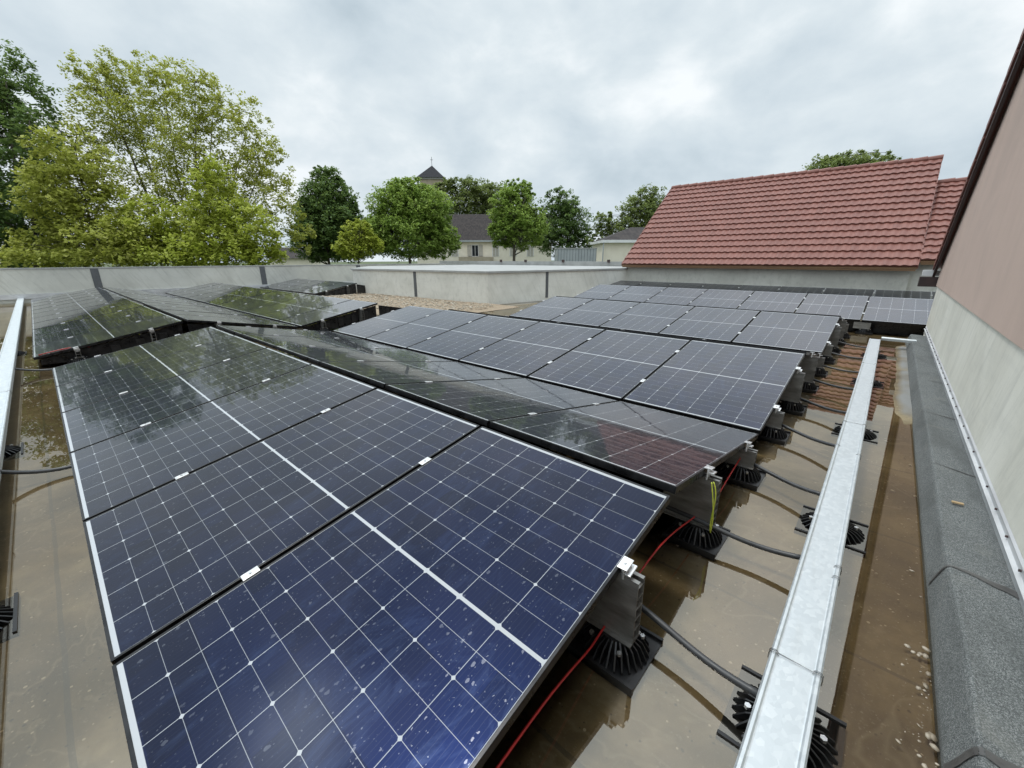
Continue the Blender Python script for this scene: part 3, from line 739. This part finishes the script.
for y, w in ((1.52, .15), (2.46, .08), (3.7, .025), (4.95, .025), (6.3, .025), (7.9, .025)):
    m = MB(); q = []
    for j, (x, z) in enumerate(KP[1:8]):
        q.append((x, z))
    nseg = 6
    for a in range(len(q) - 1):
        for b in range(4):
            t0, t1 = b / 4, (b + 1) / 4
            p0 = Vector((q[a][0] + (q[a + 1][0] - q[a][0]) * t0, 0, q[a][1] + (q[a + 1][1] - q[a][1]) * t0)); p1 = Vector((q[a][0] + (q[a + 1][0] - q[a][0]) * t1, 0, q[a][1] + (q[a + 1][1] - q[a][1]) * t1))
            nr = Vector((-(p1.z - p0.z), 0, p1.x - p0.x)).normalized() * 0.0035
            if nr.x > 0: nr = -nr if abs(nr.x) > abs(nr.z) else nr
            def ed(p): 
                k = mnoise.noise(Vector((p.x * 18, p.z * 18, y * 7))); kk = max(.25, (p.x - .9) / .24)
                return w * kk * (.35 + .3 * k), w * kk * (.35 - .35 * k)
            e0, e1 = ed(p0), ed(p1); sh = lambda p: .25 * (p.x - .9)
            m.poly([kpt(p0.x + nr.x, y - e0[0] - sh(p0), p0.z + nr.z), kpt(p0.x + nr.x, y + e0[1] - sh(p0), p0.z + nr.z), kpt(p1.x + nr.x, y + e1[1] - sh(p1), p1.z + nr.z), kpt(p1.x + nr.x, y - e1[0] - sh(p1), p1.z + nr.z)])
    m.build('lap_seam', M_LAP, kb, smooth=True)
P(kb)
fl = empty('wall_flashing', (XW, 4, .2)); tag(fl, 'pale metal flashing strip screwed along the foot of the right wall above the felt', 'flashing')
cuts = [-2.0, 1.98, 4.0, 7.0, 10.6]
for a, b in zip(cuts[:-1], cuts[1:]):
    m = MB(); pr = [(XW - .012, .125), (XW - .012, .190), (XW - .026, .196), (XW - .026, .200), (XW - .010, .204), (XW - .010, .232), (XW - .001, .240), (XW - .001, .125)]
    m.prism([(x, a + .001, z) for x, z in pr], (0, b - a - .002, 0)); m.build('strip', M_FLASH, fl)
m = MB()
for i in range(44):
    y = -1.8 + i * .285; m.tube([(XW - .010, y, .218), (XW - .018, y, .218)], .006, 8)
m.build('screw', M_FASCIA, fl); P(fl)
m = MB(); m.box((0, 0, 0), (0.045, 0.018, 0.008)); wo_ = m.build('wood_offcut', M_WOOD, bevel=.001); wo_.location = (1.01, 3.12, .166); wo_.rotation_euler = (0, .02, .15)
tag(wo_, 'small chip of wood lying on the grey felt kerb', 'wood chip')

# silt and pebbles in the gutter
pp = []
for _ in range(60):
    y = random.gauss(1.72, .30); x = 0.893 - abs(random.gauss(0, .05)); pp.append((x, y, 0.001))
for _ in range(60): pp.append((random.uniform(.72, .89), random.uniform(2.2, 4.5), -.008))
pebbles('pebbles', pp, 0.0015, 0.012, M_PEBBLE, 'loose pale pebbles in the wet gutter beside the felt kerb')

# ------------------------------------------------------------------ gable building on the right
YE = 11.04; ZE = 1.275; SL = 0.655; YR = 3.4
gb = empty('gable_building', (3, 6, 0)); tag(gb, 'pink rendered gable building with a concrete base and red verge tiles on the right', 'building')
m = MB(); m.span(XW, 9, -3.5, 10.75, -4.6, 0.93); m.build('concrete_base', M_CONC2, gb)
x0 = XW - .012
def zr(y): return ZE + (YE - abs(y - YR) - YR) * SL if False else ZE + SL * (YE - YR - abs(y - YR))
ring = [(x0, -3.7, 0.934), (x0, 10.9, 0.934), (x0, 10.9, zr(10.9) - .02), (x0, YR, zr(YR) - .02), (x0, -3.7, zr(-3.7) - .02)]
m = MB(); m.prism(ring, (9 - x0, 0, 0)); m.build('rendered_wall', M_RENDER, gb)
XV = 1.03
m = MB()
for sgn in (1, -1):
    ye = YR + sgn * (YE - YR)
    ring = [(XV + .02, YR, zr(YR)), (XV + .02, ye, ZE), (XV + .02, ye, ZE - .2), (XV + .02, YR, zr(YR) - .2)]
    m.prism(ring, (.035, 0, 0))
m.build('verge_board', M_FASCIA, gb)
m = MB()
for sgn in (1, -1):
    ye = YR + sgn * (YE - YR)
    m.prism([(XV + .057, YR, zr(YR) + .0), (XV + .057, ye, ZE + .0), (XV + .057, ye, ZE - .03), (XV + .057, YR, zr(YR) - .03)], (8, 0, 0))
    nt = 24; Ltot = (YE - YR)
    for k in range(nt):
        # each verge tile overlaps the one below it: lifted at its lower end
        ya = YE - Ltot * k / nt; yb = YE - Ltot * (k + 1.12) / nt
        za, zb = zr(ya), zr(yb)
        if sgn < 0: ya, yb = 2 * YR - ya, 2 * YR - yb
        m.prism([(XV - .0, ya, za + .075), (XV - .0, yb, zb + .018), (XV - .0, yb, zb - .11), (XV - .0, ya, za - .075)], (.02, 0, 0))
        m.prism([(XV + .02, ya, za + .075), (XV + .02, yb, zb + .018), (XV + .02, yb, zb + .002), (XV + .02, ya, za + .036)], (8, 0, 0))
m.build('roof', M_TILE, gb)
m = MB(); m.span(XV - .12, 9, YE - .02, YE + .12, ZE - .17, ZE - .07); m.build('gutter', M_WHITE, gb)
m = MB(); m.span(XV - .14, XV + .25, YE - .10, YE + .14, ZE - .36, ZE - .19); m.build('rain_hopper', M_FASCIA, gb)
P(gb)

# ------------------------------------------------------------------ red roofed building beyond the panels
def tile_roof(x0, x1, e, r, parent, course=0.335, pitch=0.21, mat=M_TILE, name='roof'):
    (ye, ze), (yr, zr_) = e, r
    d = Vector((0, yr - ye, zr_ - ze)); Ls = d.length; d.normalize(); nrm = Vector((0, -d.z, d.y))
    nc = round(Ls / course); m = MB(); step = pitch / 8; nx = int((x1 - x0) / step)
    rows = []
    for c in range(nc):
        for q, lift in ((0, .0), (0.001, .048), (.5, .026), (.985, .002)):
            rows.append(((c + q) * Ls / nc, lift, c))
    for s, lift, c in rows:
        for i in range(nx + 1):
            x = x0 + (x1 - x0) * i / nx
            ph = (x / pitch) % 1.0
            prof = .018 * max(0, math.sin(math.pi * min(1, ph / .6))) - .009 * (math.sin(math.pi * (ph - .6) / .4) if ph > .6 else 0)
            lf = lift if lift == 0 else lift + prof + -.0012 * mnoise.noise(Vector((math.floor(x / pitch) * 3.3, c * 2.7, 0)))
            p = Vector((x, ye, ze)) + d * s + nrm * lf
            m.v.append(tuple(p))
    w = nx + 1
    for a in range(len(rows) - 1):
        for i in range(nx): m.f.append((a * w + i, a * w + i + 1, (a + 1) * w + i + 1, (a + 1) * w + i))
    return m.build(name, mat, parent)
def red_house(name, x0, x1, ye, ze, yr, zr_, wall_y, label, wallmat, zb=-4.6, inset=.1):
    h = empty(name, ((x0 + x1) / 2, wall_y, 0)); tag(h, label, 'building')
    yb = 2 * yr - ye
    xi = x0 + inset
    ring = [(xi, wall_y, zb), (xi, wall_y, ze - .06), (xi, yr, zr_ - .14), (xi, yb - .2, ze - .06), (xi, yb - .2, zb)]
    m = MB(); m.prism(ring, (x1 - xi - .1, 0, 0)); m.build('wall', wallmat, h)
    m = MB(); m.span(x0 + .12, x1 - .12, wall_y - .03, wall_y + .0, 0.455, 0.52); m.build('base_flashing', M_WHITE, h)
    rf = tile_roof(x0, x1, (ye, ze), (yr, zr_), h)
    m = MB(); m.prism([(x0, ye + .01, ze - .02), (x0, yr, zr_ - .012), (x0, yb, ze), (x0, yb, ze - .05), (x0, yr, zr_ - .07), (x0, ye + .01, ze - .07)], (x1 - x0, 0, 0)); m.build('roof_deck', M_TIMBER, h)
    m = MB(); m.span(x0 + .02, x1 - .02, ye + .015, ye + .045, ze - .115, ze - .072); m.build('eaves_board', M_TIMBER, h)
    m = MB(); k = int((x1 - x0) / .36)
    for i in range(k):
        xa = x0 + (x1 - x0) * i / k; xb = xa + (x1 - x0) / k * 1.06
        m.tube([(xa, yr, zr_ + .0), (xb, yr, zr_ + .012)], [.085, .1], 10)
    m.build('ridge_tiles', M_TILE, h); 
    n2 = 18
    for xx in (x0 - .015, x1 - .005):
        m = MB()
        for i in range(n2):
            ya = ye + (yr - ye) * i / n2; za = ze + (zr_ - ze) * i / n2; y2 = ye + (yr - ye) * (i + 1.05) / n2; z2 = ze + (zr_ - ze) * (i + 1.05) / n2
            m.prism([(xx, ya, za + .06), (xx, y2, z2 + .028), (xx, y2, z2 - .07), (xx, ya, za - .05)], (.02, 0, 0))
        m.build('verge_tiles', M_TILE, h)
    P(h); return h
red_house('tiled_roof_building', -7.85, 0.96, 16.2, 1.19, 20.5, 4.51, 16.42, 'long building with a steep red tiled roof above the last panel row', M_CONC)
red_house('tiled_roof_building', 0.99, 6.5, 16.35, 1.36, 20.0, 3.72, 16.55, 'lower red tiled roof squeezed between the long red roof and the pink gable', M_CONC, inset=-.128)

# ------------------------------------------------------------------ trees
def leaf_cloud(m, centre, rad, count, size, flat=0.8):
    for _ in range(count):
        d = Vector((random.gauss(0, 1), random.gauss(0, 1), random.gauss(0, 1)))
        d = d.normalized() * (random.random() ** 0.45)
        p = centre + Vector((d.x * rad[0], d.y * rad[1], d.z * rad[2]))
        s = size * random.uniform(.6, 1.25)
        a = Vector((random.uniform(-1, 1), random.uniform(-1, 1), random.uniform(-.7, .5))).normalized()
        b = a.cross(Vector((random.uniform(-.6, .6), random.uniform(-.6, .6), 1))).normalized()
        t = s * .62
        q = [p - a * s, p + b * t * .9 - a * s * .1, p + a * s, p - b * t * .9 - a * s * .1]
        k = len(m.v); m.v += [tuple(v) for v in q]; m.f.append((k, k + 1, k + 2, k + 3))
def tree(name, label, cat, base_px, depth, blobs, leaf, size, dens, clump=.34, stems=1, trunk_r=.25, group=None, stem_top=None, sparse=1.0, limbs=1.0):
    """blobs: crown lobes (px, py, half width, half height, depth offset) surveyed from the photograph, given real depth"""
    k = depth / F
    base = at(base_px, 262, depth); base.z = -4.6
    root = empty(name, base); tag(root, label, cat, group)
    cr = MB(); wd = MB(); tips = []
    for (px, py, rx, ry, dz) in blobs:
        c = at(px, py, depth + dz); kk = (depth + dz) / F
        ax, az = rx * kk, ry * kk; ay = (ax + az) / 2
        nl = dens * math.pi * ax * az / (size * size * .9); ncl = max(5, int(nl / 28))
        for _ in range(ncl):
            d = Vector((random.gauss(0, 1), random.gauss(0, 1), random.gauss(0, 1))).normalized() * (random.random() ** 0.38)
            q = c + RIGHT * d.x * ax + Vector((FWD.x, FWD.y, 0)).normalized() * d.y * ay + Vector((0, 0, 1)) * d.z * az
            rc = clump * (ax + az) / 2 * random.uniform(.5, 1.1)
            leaf_cloud(cr, q, (rc, rc, rc * .75), int(28 * random.uniform(.6, 1.4)), size)
            tips.append((q, c))
    # trunk and limbs
    cc = sum((at(b[0], b[1], depth + b[4]) for b in blobs), Vector()) / len(blobs)
    top = at(*stem_top, depth) if stem_top else Vector((base.x, base.y, cc.z))
    forks = []
    for sidx in range(stems):
        off = Vector((random.uniform(-1, 1), random.uniform(-1, 1), 0)) * (.35 if stems > 1 else 0)
        t2 = top if stems == 1 else None
        if stems > 1:
            b = blobs[sidx % len(blobs)]; t2 = at(b[0], b[1] - b[3] * .5, depth + b[4])
        p0 = base + off; mid = p0.lerp(t2, .45) + Vector((0, 0, .8 if stems > 1 else 0)); 
        pts = bez(p0, p0.lerp(mid, .7) + Vector((0, 0, .5)), mid, t2, 10)
        wd.tube(pts, [trunk_r * (1 - .85 * i / 10) for i in range(11)], 7); forks += pts[3:]
    random.shuffle(tips)
    for q, c in tips[:int(min(70, len(tips) * .5) * limbs)]:
        f = min(forks, key=lambda p: (p - q).length + 1.2 * max(0, p.z - q.z + .4))
        mid = f.lerp(q, .5) + Vector((random.uniform(-.3, .3), random.uniform(-.3, .3), random.uniform(-.1, .4)))
        wd.tube([f, mid, q], [trunk_r * .22, trunk_r * .12, trunk_r * .04], 5, cap=False)
    a = cr.build('crown', LEAF[leaf], root); b = wd.build('trunk', M_BARK, root, smooth=True)
    P(root); return root

tree('broadleaf_tree', 'tall dark green tree cut off by the left edge of the photo', 'tree', 10, 27,
     [(5, 95, 42, 45, 0), (-20, 160, 60, 60, 1), (30, 150, 26, 40, -1), (10, 215, 55, 45, 0), (40, 240, 40, 30, 1), (-40, 100, 40, 60, 0), (20, 258, 60, 14, 1)], 'dark', .14, 4.2, .2, stems=3, trunk_r=.22)
tree('broadleaf_tree', 'large airy light green tree with many thin stems rising over the left parapet', 'tree', 190, 30,
     [(95, 78, 26, 20, 0), (120, 82, 24, 26, 1), (160, 85, 24, 30, 0), (195, 100, 24, 34, -1), (215, 105, 20, 30, 1), (250, 130, 20, 32, 0), (268, 165, 22, 28, 0), (240, 180, 34, 30, 1), (110, 120, 34, 30, 0), (150, 135, 40, 34, 1), (195, 150, 36, 34, 0), (85, 150, 26, 26, -1), (150, 190, 34, 34, 1), (185, 190, 30, 30, 0), (280, 205, 16, 34, 0), (230, 220, 40, 30, 0), (300, 235, 12, 22, 1)],
     'light', .11, 2.5, .24, stems=12, trunk_r=.11, limbs=1.2)
tree('leafy_shrub', 'bright green bushy tree in front of the dark tree at the left parapet', 'tree', 90, 25,
     [(75, 165, 34, 36, 0), (60, 195, 40, 34, 0), (95, 215, 44, 40, 1), (120, 240, 44, 26, 0), (60, 245, 46, 20, 1), (40, 258, 60, 12, 0), (110, 258, 50, 12, 0)], 'light', .13, 4.2, .25, stems=2, trunk_r=.14)
tree('leafy_shrub', 'yellow green bush below the airy tree, its foot behind the parapet', 'tree', 170, 26,
     [(150, 228, 34, 30, 0), (185, 235, 36, 28, 1), (215, 195, 24, 34, 0), (225, 230, 36, 34, 0), (255, 235, 26, 30, 0), (205, 250, 70, 16, 0), (130, 250, 40, 14, 0), (170, 260, 60, 10, 0), (245, 258, 42, 12, 0)], 'lime', .13, 4.2, .25, stems=3, trunk_r=.12)
tree('conical_tree', 'dense dark green conical tree between the airy tree and the round tree', 'tree', 329, 46,
     [(328, 184, 17, 18, 0), (328, 206, 29, 26, 0), (331, 230, 36, 30, 0), (314, 243, 24, 20, 0), (350, 240, 22, 22, 0), (312, 215, 16, 20, 0), (347, 212, 14, 18, 0)], 'dark', .17, 10, .2, trunk_r=.3)
tree('young_tree', 'small bright yellow green tree beside the round green tree', 'tree', 358, 40,
     [(358, 232, 17, 11, 0), (357, 247, 23, 13, 0), (372, 242, 12, 12, 0)], 'lime', .15, 8, .28, trunk_r=.12)
tree('round_tree', 'full round mid green tree in front of the church tower', 'tree', 410, 47,
     [(408, 192, 22, 14, 0), (400, 208, 32, 24, 0), (425, 212, 28, 26, 0), (408, 235, 46, 24, 0), (440, 240, 20, 18, 0), (378, 235, 18, 20, 0)], 'mid', .16, 10, .2, trunk_r=.32)
tree('round_tree', 'mid green tree with a bare pale trunk right of the cream house', 'tree', 514, 46,
     [(517, 193, 18, 13, 0), (512, 210, 24, 22, 0), (520, 228, 28, 22, 0), (503, 230, 16, 18, 0), (535, 225, 13, 20, 0)], 'mid', .155, 8.5, .2, trunk_r=.36)
tree('broadleaf_tree', 'dark green tree behind the tree with the bare trunk', 'tree', 565, 58,
     [(560, 205, 20, 16, 0), (570, 222, 22, 22, 0), (555, 238, 26, 18, 0), (582, 242, 12, 14, 0)], 'dark', .18, 6, .22, stems=2, trunk_r=.3)
tree('broadleaf_tree', 'airy dark tree behind the cream house roof', 'tree', 470, 85,
     [(455, 188, 16, 10, 0), (475, 192, 22, 13, 0), (498, 196, 18, 14, 0), (465, 208, 26, 12, 0), (440, 205, 18, 14, 0), (495, 212, 20, 12, 0), (432, 192, 16, 8, 0), (447, 186, 12, 7, 0), (480, 200, 26, 14, 0)], 'olive', .24, 5.5, .22, stems=3, trunk_r=.3)
tree('broadleaf_tree', 'olive green tree rising behind the left end of the long red roof', 'tree', 645, 52,
     [(650, 200, 18, 14, 0), (640, 215, 24, 18, 0), (660, 222, 22, 22, 0), (625, 232, 24, 12, 0), (605, 225, 13, 14, 0), (600, 240, 14, 8, 0)], 'olive', .17, 5.5, .24, stems=3, trunk_r=.22)
tree('broadleaf_tree', 'tree top showing above the ridge of the long red roof', 'tree', 850, 48,
     [(830, 163, 18, 9, 0), (855, 160, 22, 9, 0), (880, 161, 18, 8, 0), (845, 172, 40, 14, 0)], 'olive', .16, 5.5, .24, stems=2, trunk_r=.3)

# ------------------------------------------------------------------ houses and church beyond
def frame_at(px, depth):
    """origin on the ground and axes facing the photograph"""
    p = at(px, 262, depth); p.z = -4.6
    return p
VX = Vector((RIGHT.x, RIGHT.y, 0)).normalized(); VY = Vector((FWD.x, FWD.y, 0)).normalized()
def local(o): o.rotation_euler = (0, 0, math.atan2(VX.y, VX.x))
D = 74; k = D / F
h = empty('cream_house', frame_at(500, D)); local(h); tag(h, 'cream rendered house with a dark tiled roof and shuttered windows between the trees', 'house')
zt = at(500, 240, D).z + 4.6; zrg = at(500, 213, D).z + 4.6
wdt = 8.8 + 6
m = MB(); m.span(-wdt, wdt * .62, 0, 9, 0, zt); m.build('wall', M_CREAM, h)
ov = .5
m = MB(); m.prism([(-wdt - ov, -ov, zt - .1), (-wdt - ov, 4.5, zrg), (-wdt - ov, 9.5, zt - .1), (-wdt - ov, 9.5, zt - .3), (-wdt - ov, -ov, zt - .3)], (wdt * 1.62 + 2 * ov, 0, 0)); m.build('roof', M_TILE_DK, h)
m = MB(); m.span(-wdt - ov, wdt * .62 + ov, -ov - .15, -ov, zt - .38, zt - .1); m.build('gutter', M_CLAD, h)
zw0, zw1 = at(500, 256, D).z + 4.6, at(500, 245.5, D).z + 4.6
for i, wx in enumerate((-11.5, -8.0, -4.4, -0.75, 2.35, 5.4)):
    f = MB(); f.span(wx - .62, wx + .62, -.06, .02, zw0 - .08, zw1 + .08); fr = f.build('window', M_WHITE, h)
    pz = MB(); pz.span(wx - .52, wx - .04, -.09, -.062, zw0, zw1); pz.span(wx + .04, wx + .52, -.09, -.062, zw0, zw1)
    pz.build('pane', M_PANE if i == 2 else M_SHUT, fr)
    for s_ in (-1, 1):
        sm_ = MB(); a = wx + s_ * 1.0; sm_.span(a - .36, a + .36, -.11, -.065, zw0 - .05, zw1 + .05)
        if i in (2,): sm_.build('shutter', M_SHUT, h)
m = MB(); m.span(-5.2, -2.5, 2, 3, zrg - 1, zrg + .2)
m = MB(); m.span(-7, -1.2, -3.2, -.2, 0, at(480, 257, D).z + 4.6); m.build('lean_to', M_STONE, h)

D = 105
c = empty('church_tower', frame_at(435, D)); local(c); tag(c, 'church tower with a dark pyramid roof and a cross behind the round tree', 'church tower')
hw = 12.0 * D / F; zt = at(435, 182, D).z + 4.6; zp = at(435, 169, D).z + 4.6
m = MB(); m.span(-hw + .4, hw - .4, 0, 2 * hw - .8, 0, zt - .35); m.build('wall', M_STONE, c)
m = MB(); m.span(-hw + .1, hw - .1, -.3, 2 * hw - .5, zt - .348, zt); m.build('cornice', M_COPE, c)
m = MB(); b0 = [(-hw - .3, -.6, zt + .002), (hw + .3, -.6, zt + .002), (hw + .3, 2 * hw, zt + .002), (-hw - .3, 2 * hw, zt + .002)]; ap = (0, hw - .3, zp)
m.poly(b0[::-1])
for i in range(4): m.poly([b0[i], b0[(i + 1) % 4], ap])
m.build('roof', M_SLATE, c)
m = MB(); m.span(-.04, .04, hw - .34, hw - .26, zp - .2, zp + 1.9); m.span(-.32, .32, hw - .33, hw - .27, zp + 1.2, zp + 1.28); m.build('cross', M_SLATE, c)
m = MB()
for x in (-1.1, 1.1): m.span(x - .45, x + .45, -.02, .1, zt - 4.9, zt - 2.7)
m.build('louvre', M_SLATE, c)

D = 42; 
p = empty('hip_roof_house', frame_at(622, D)); local(p); tag(p, 'cream house with white eaves and dark hipped roof left of the red roof', 'house')
K = D / F; zt = at(622, 243, D).z + 4.6; zr2 = at(645, 231, D).z + 4.6
m = MB(); m.span(-19 * K, 60 * K, 0, 6, 0, zt); m.build('wall', M_CREAM, p)
m = MB(); m.span(-21.5 * K, 62 * K, -.45, 6.4, zt + .002, zt + .26); m.build('eaves', M_WHITE, p)
m = MB(); e = [(-21 * K, -.4, zt + .262), (62 * K, -.4, zt + .262), (62 * K, 6.3, zt + .262), (-21 * K, 6.3, zt + .262)]; r0, r1 = (14 * K, 3, zr2 + .5), (45 * K, 3, zr2 + .5)
m.poly([e[0], e[1], r1, r0]); m.poly([e[2], e[3], r0, r1]); m.poly([e[3], e[0], r0]); m.poly([e[1], e[2], r1]); m.poly(e[::-1]); m.build('roof', M_TILE_DK, p)
m = MB(); m.span(-20.5 * K, -19.6 * K, -.3, -.2, 0, zt); m.build('drainpipe', M_CLAD, p)
m = MB(); m.span(3 * K, 6 * K, -.05, .02, zt - 1.6, zt - .3); 
D = 38; K = D / F
b = empty('plant_room', frame_at(577, D)); local(b); tag(b, 'grey clad flat box standing on the roof left of the hipped house', 'plant room')
z1 = at(577, 248.5, D).z + 4.6
m = MB(); m.span(-19.5 * K, 19 * K, 0, 3, 0, z1 - .03); m.build('cladding', M_CLAD, b)
m = MB(); m.span(-20 * K, 19.4 * K, -.06, 3.06, z1 - .028, z1 + .05); m.build('roof_edge', M_COPE, b)
m = MB()
for i in range(14): x = (-19 + i * 2.9) * K; m.span(x - .012, x + .012, -.02, -.001, 2, z1 - .04)
m.build('seam', M_JOINT, b)
D = 62; K = D / F
s = empty('distant_house', frame_at(286, D)); local(s); tag(s, 'small house with a brown roof glimpsed between the airy tree and the conical tree', 'house')
z1 = at(286, 258, D).z + 4.6; z2 = at(286, 247, D).z + 4.6
m = MB(); m.span(-16 * K, 26 * K, 0, 6, 0, z1); m.build('wall', M_CREAM, s)
m = MB(); m.prism([(-17 * K, -.4, z1 - .05), (-17 * K, 3, z2), (-17 * K, 6.4, z1 - .05)], (45 * K, 0, 0)); m.build('roof', M_TILE_DK, s)
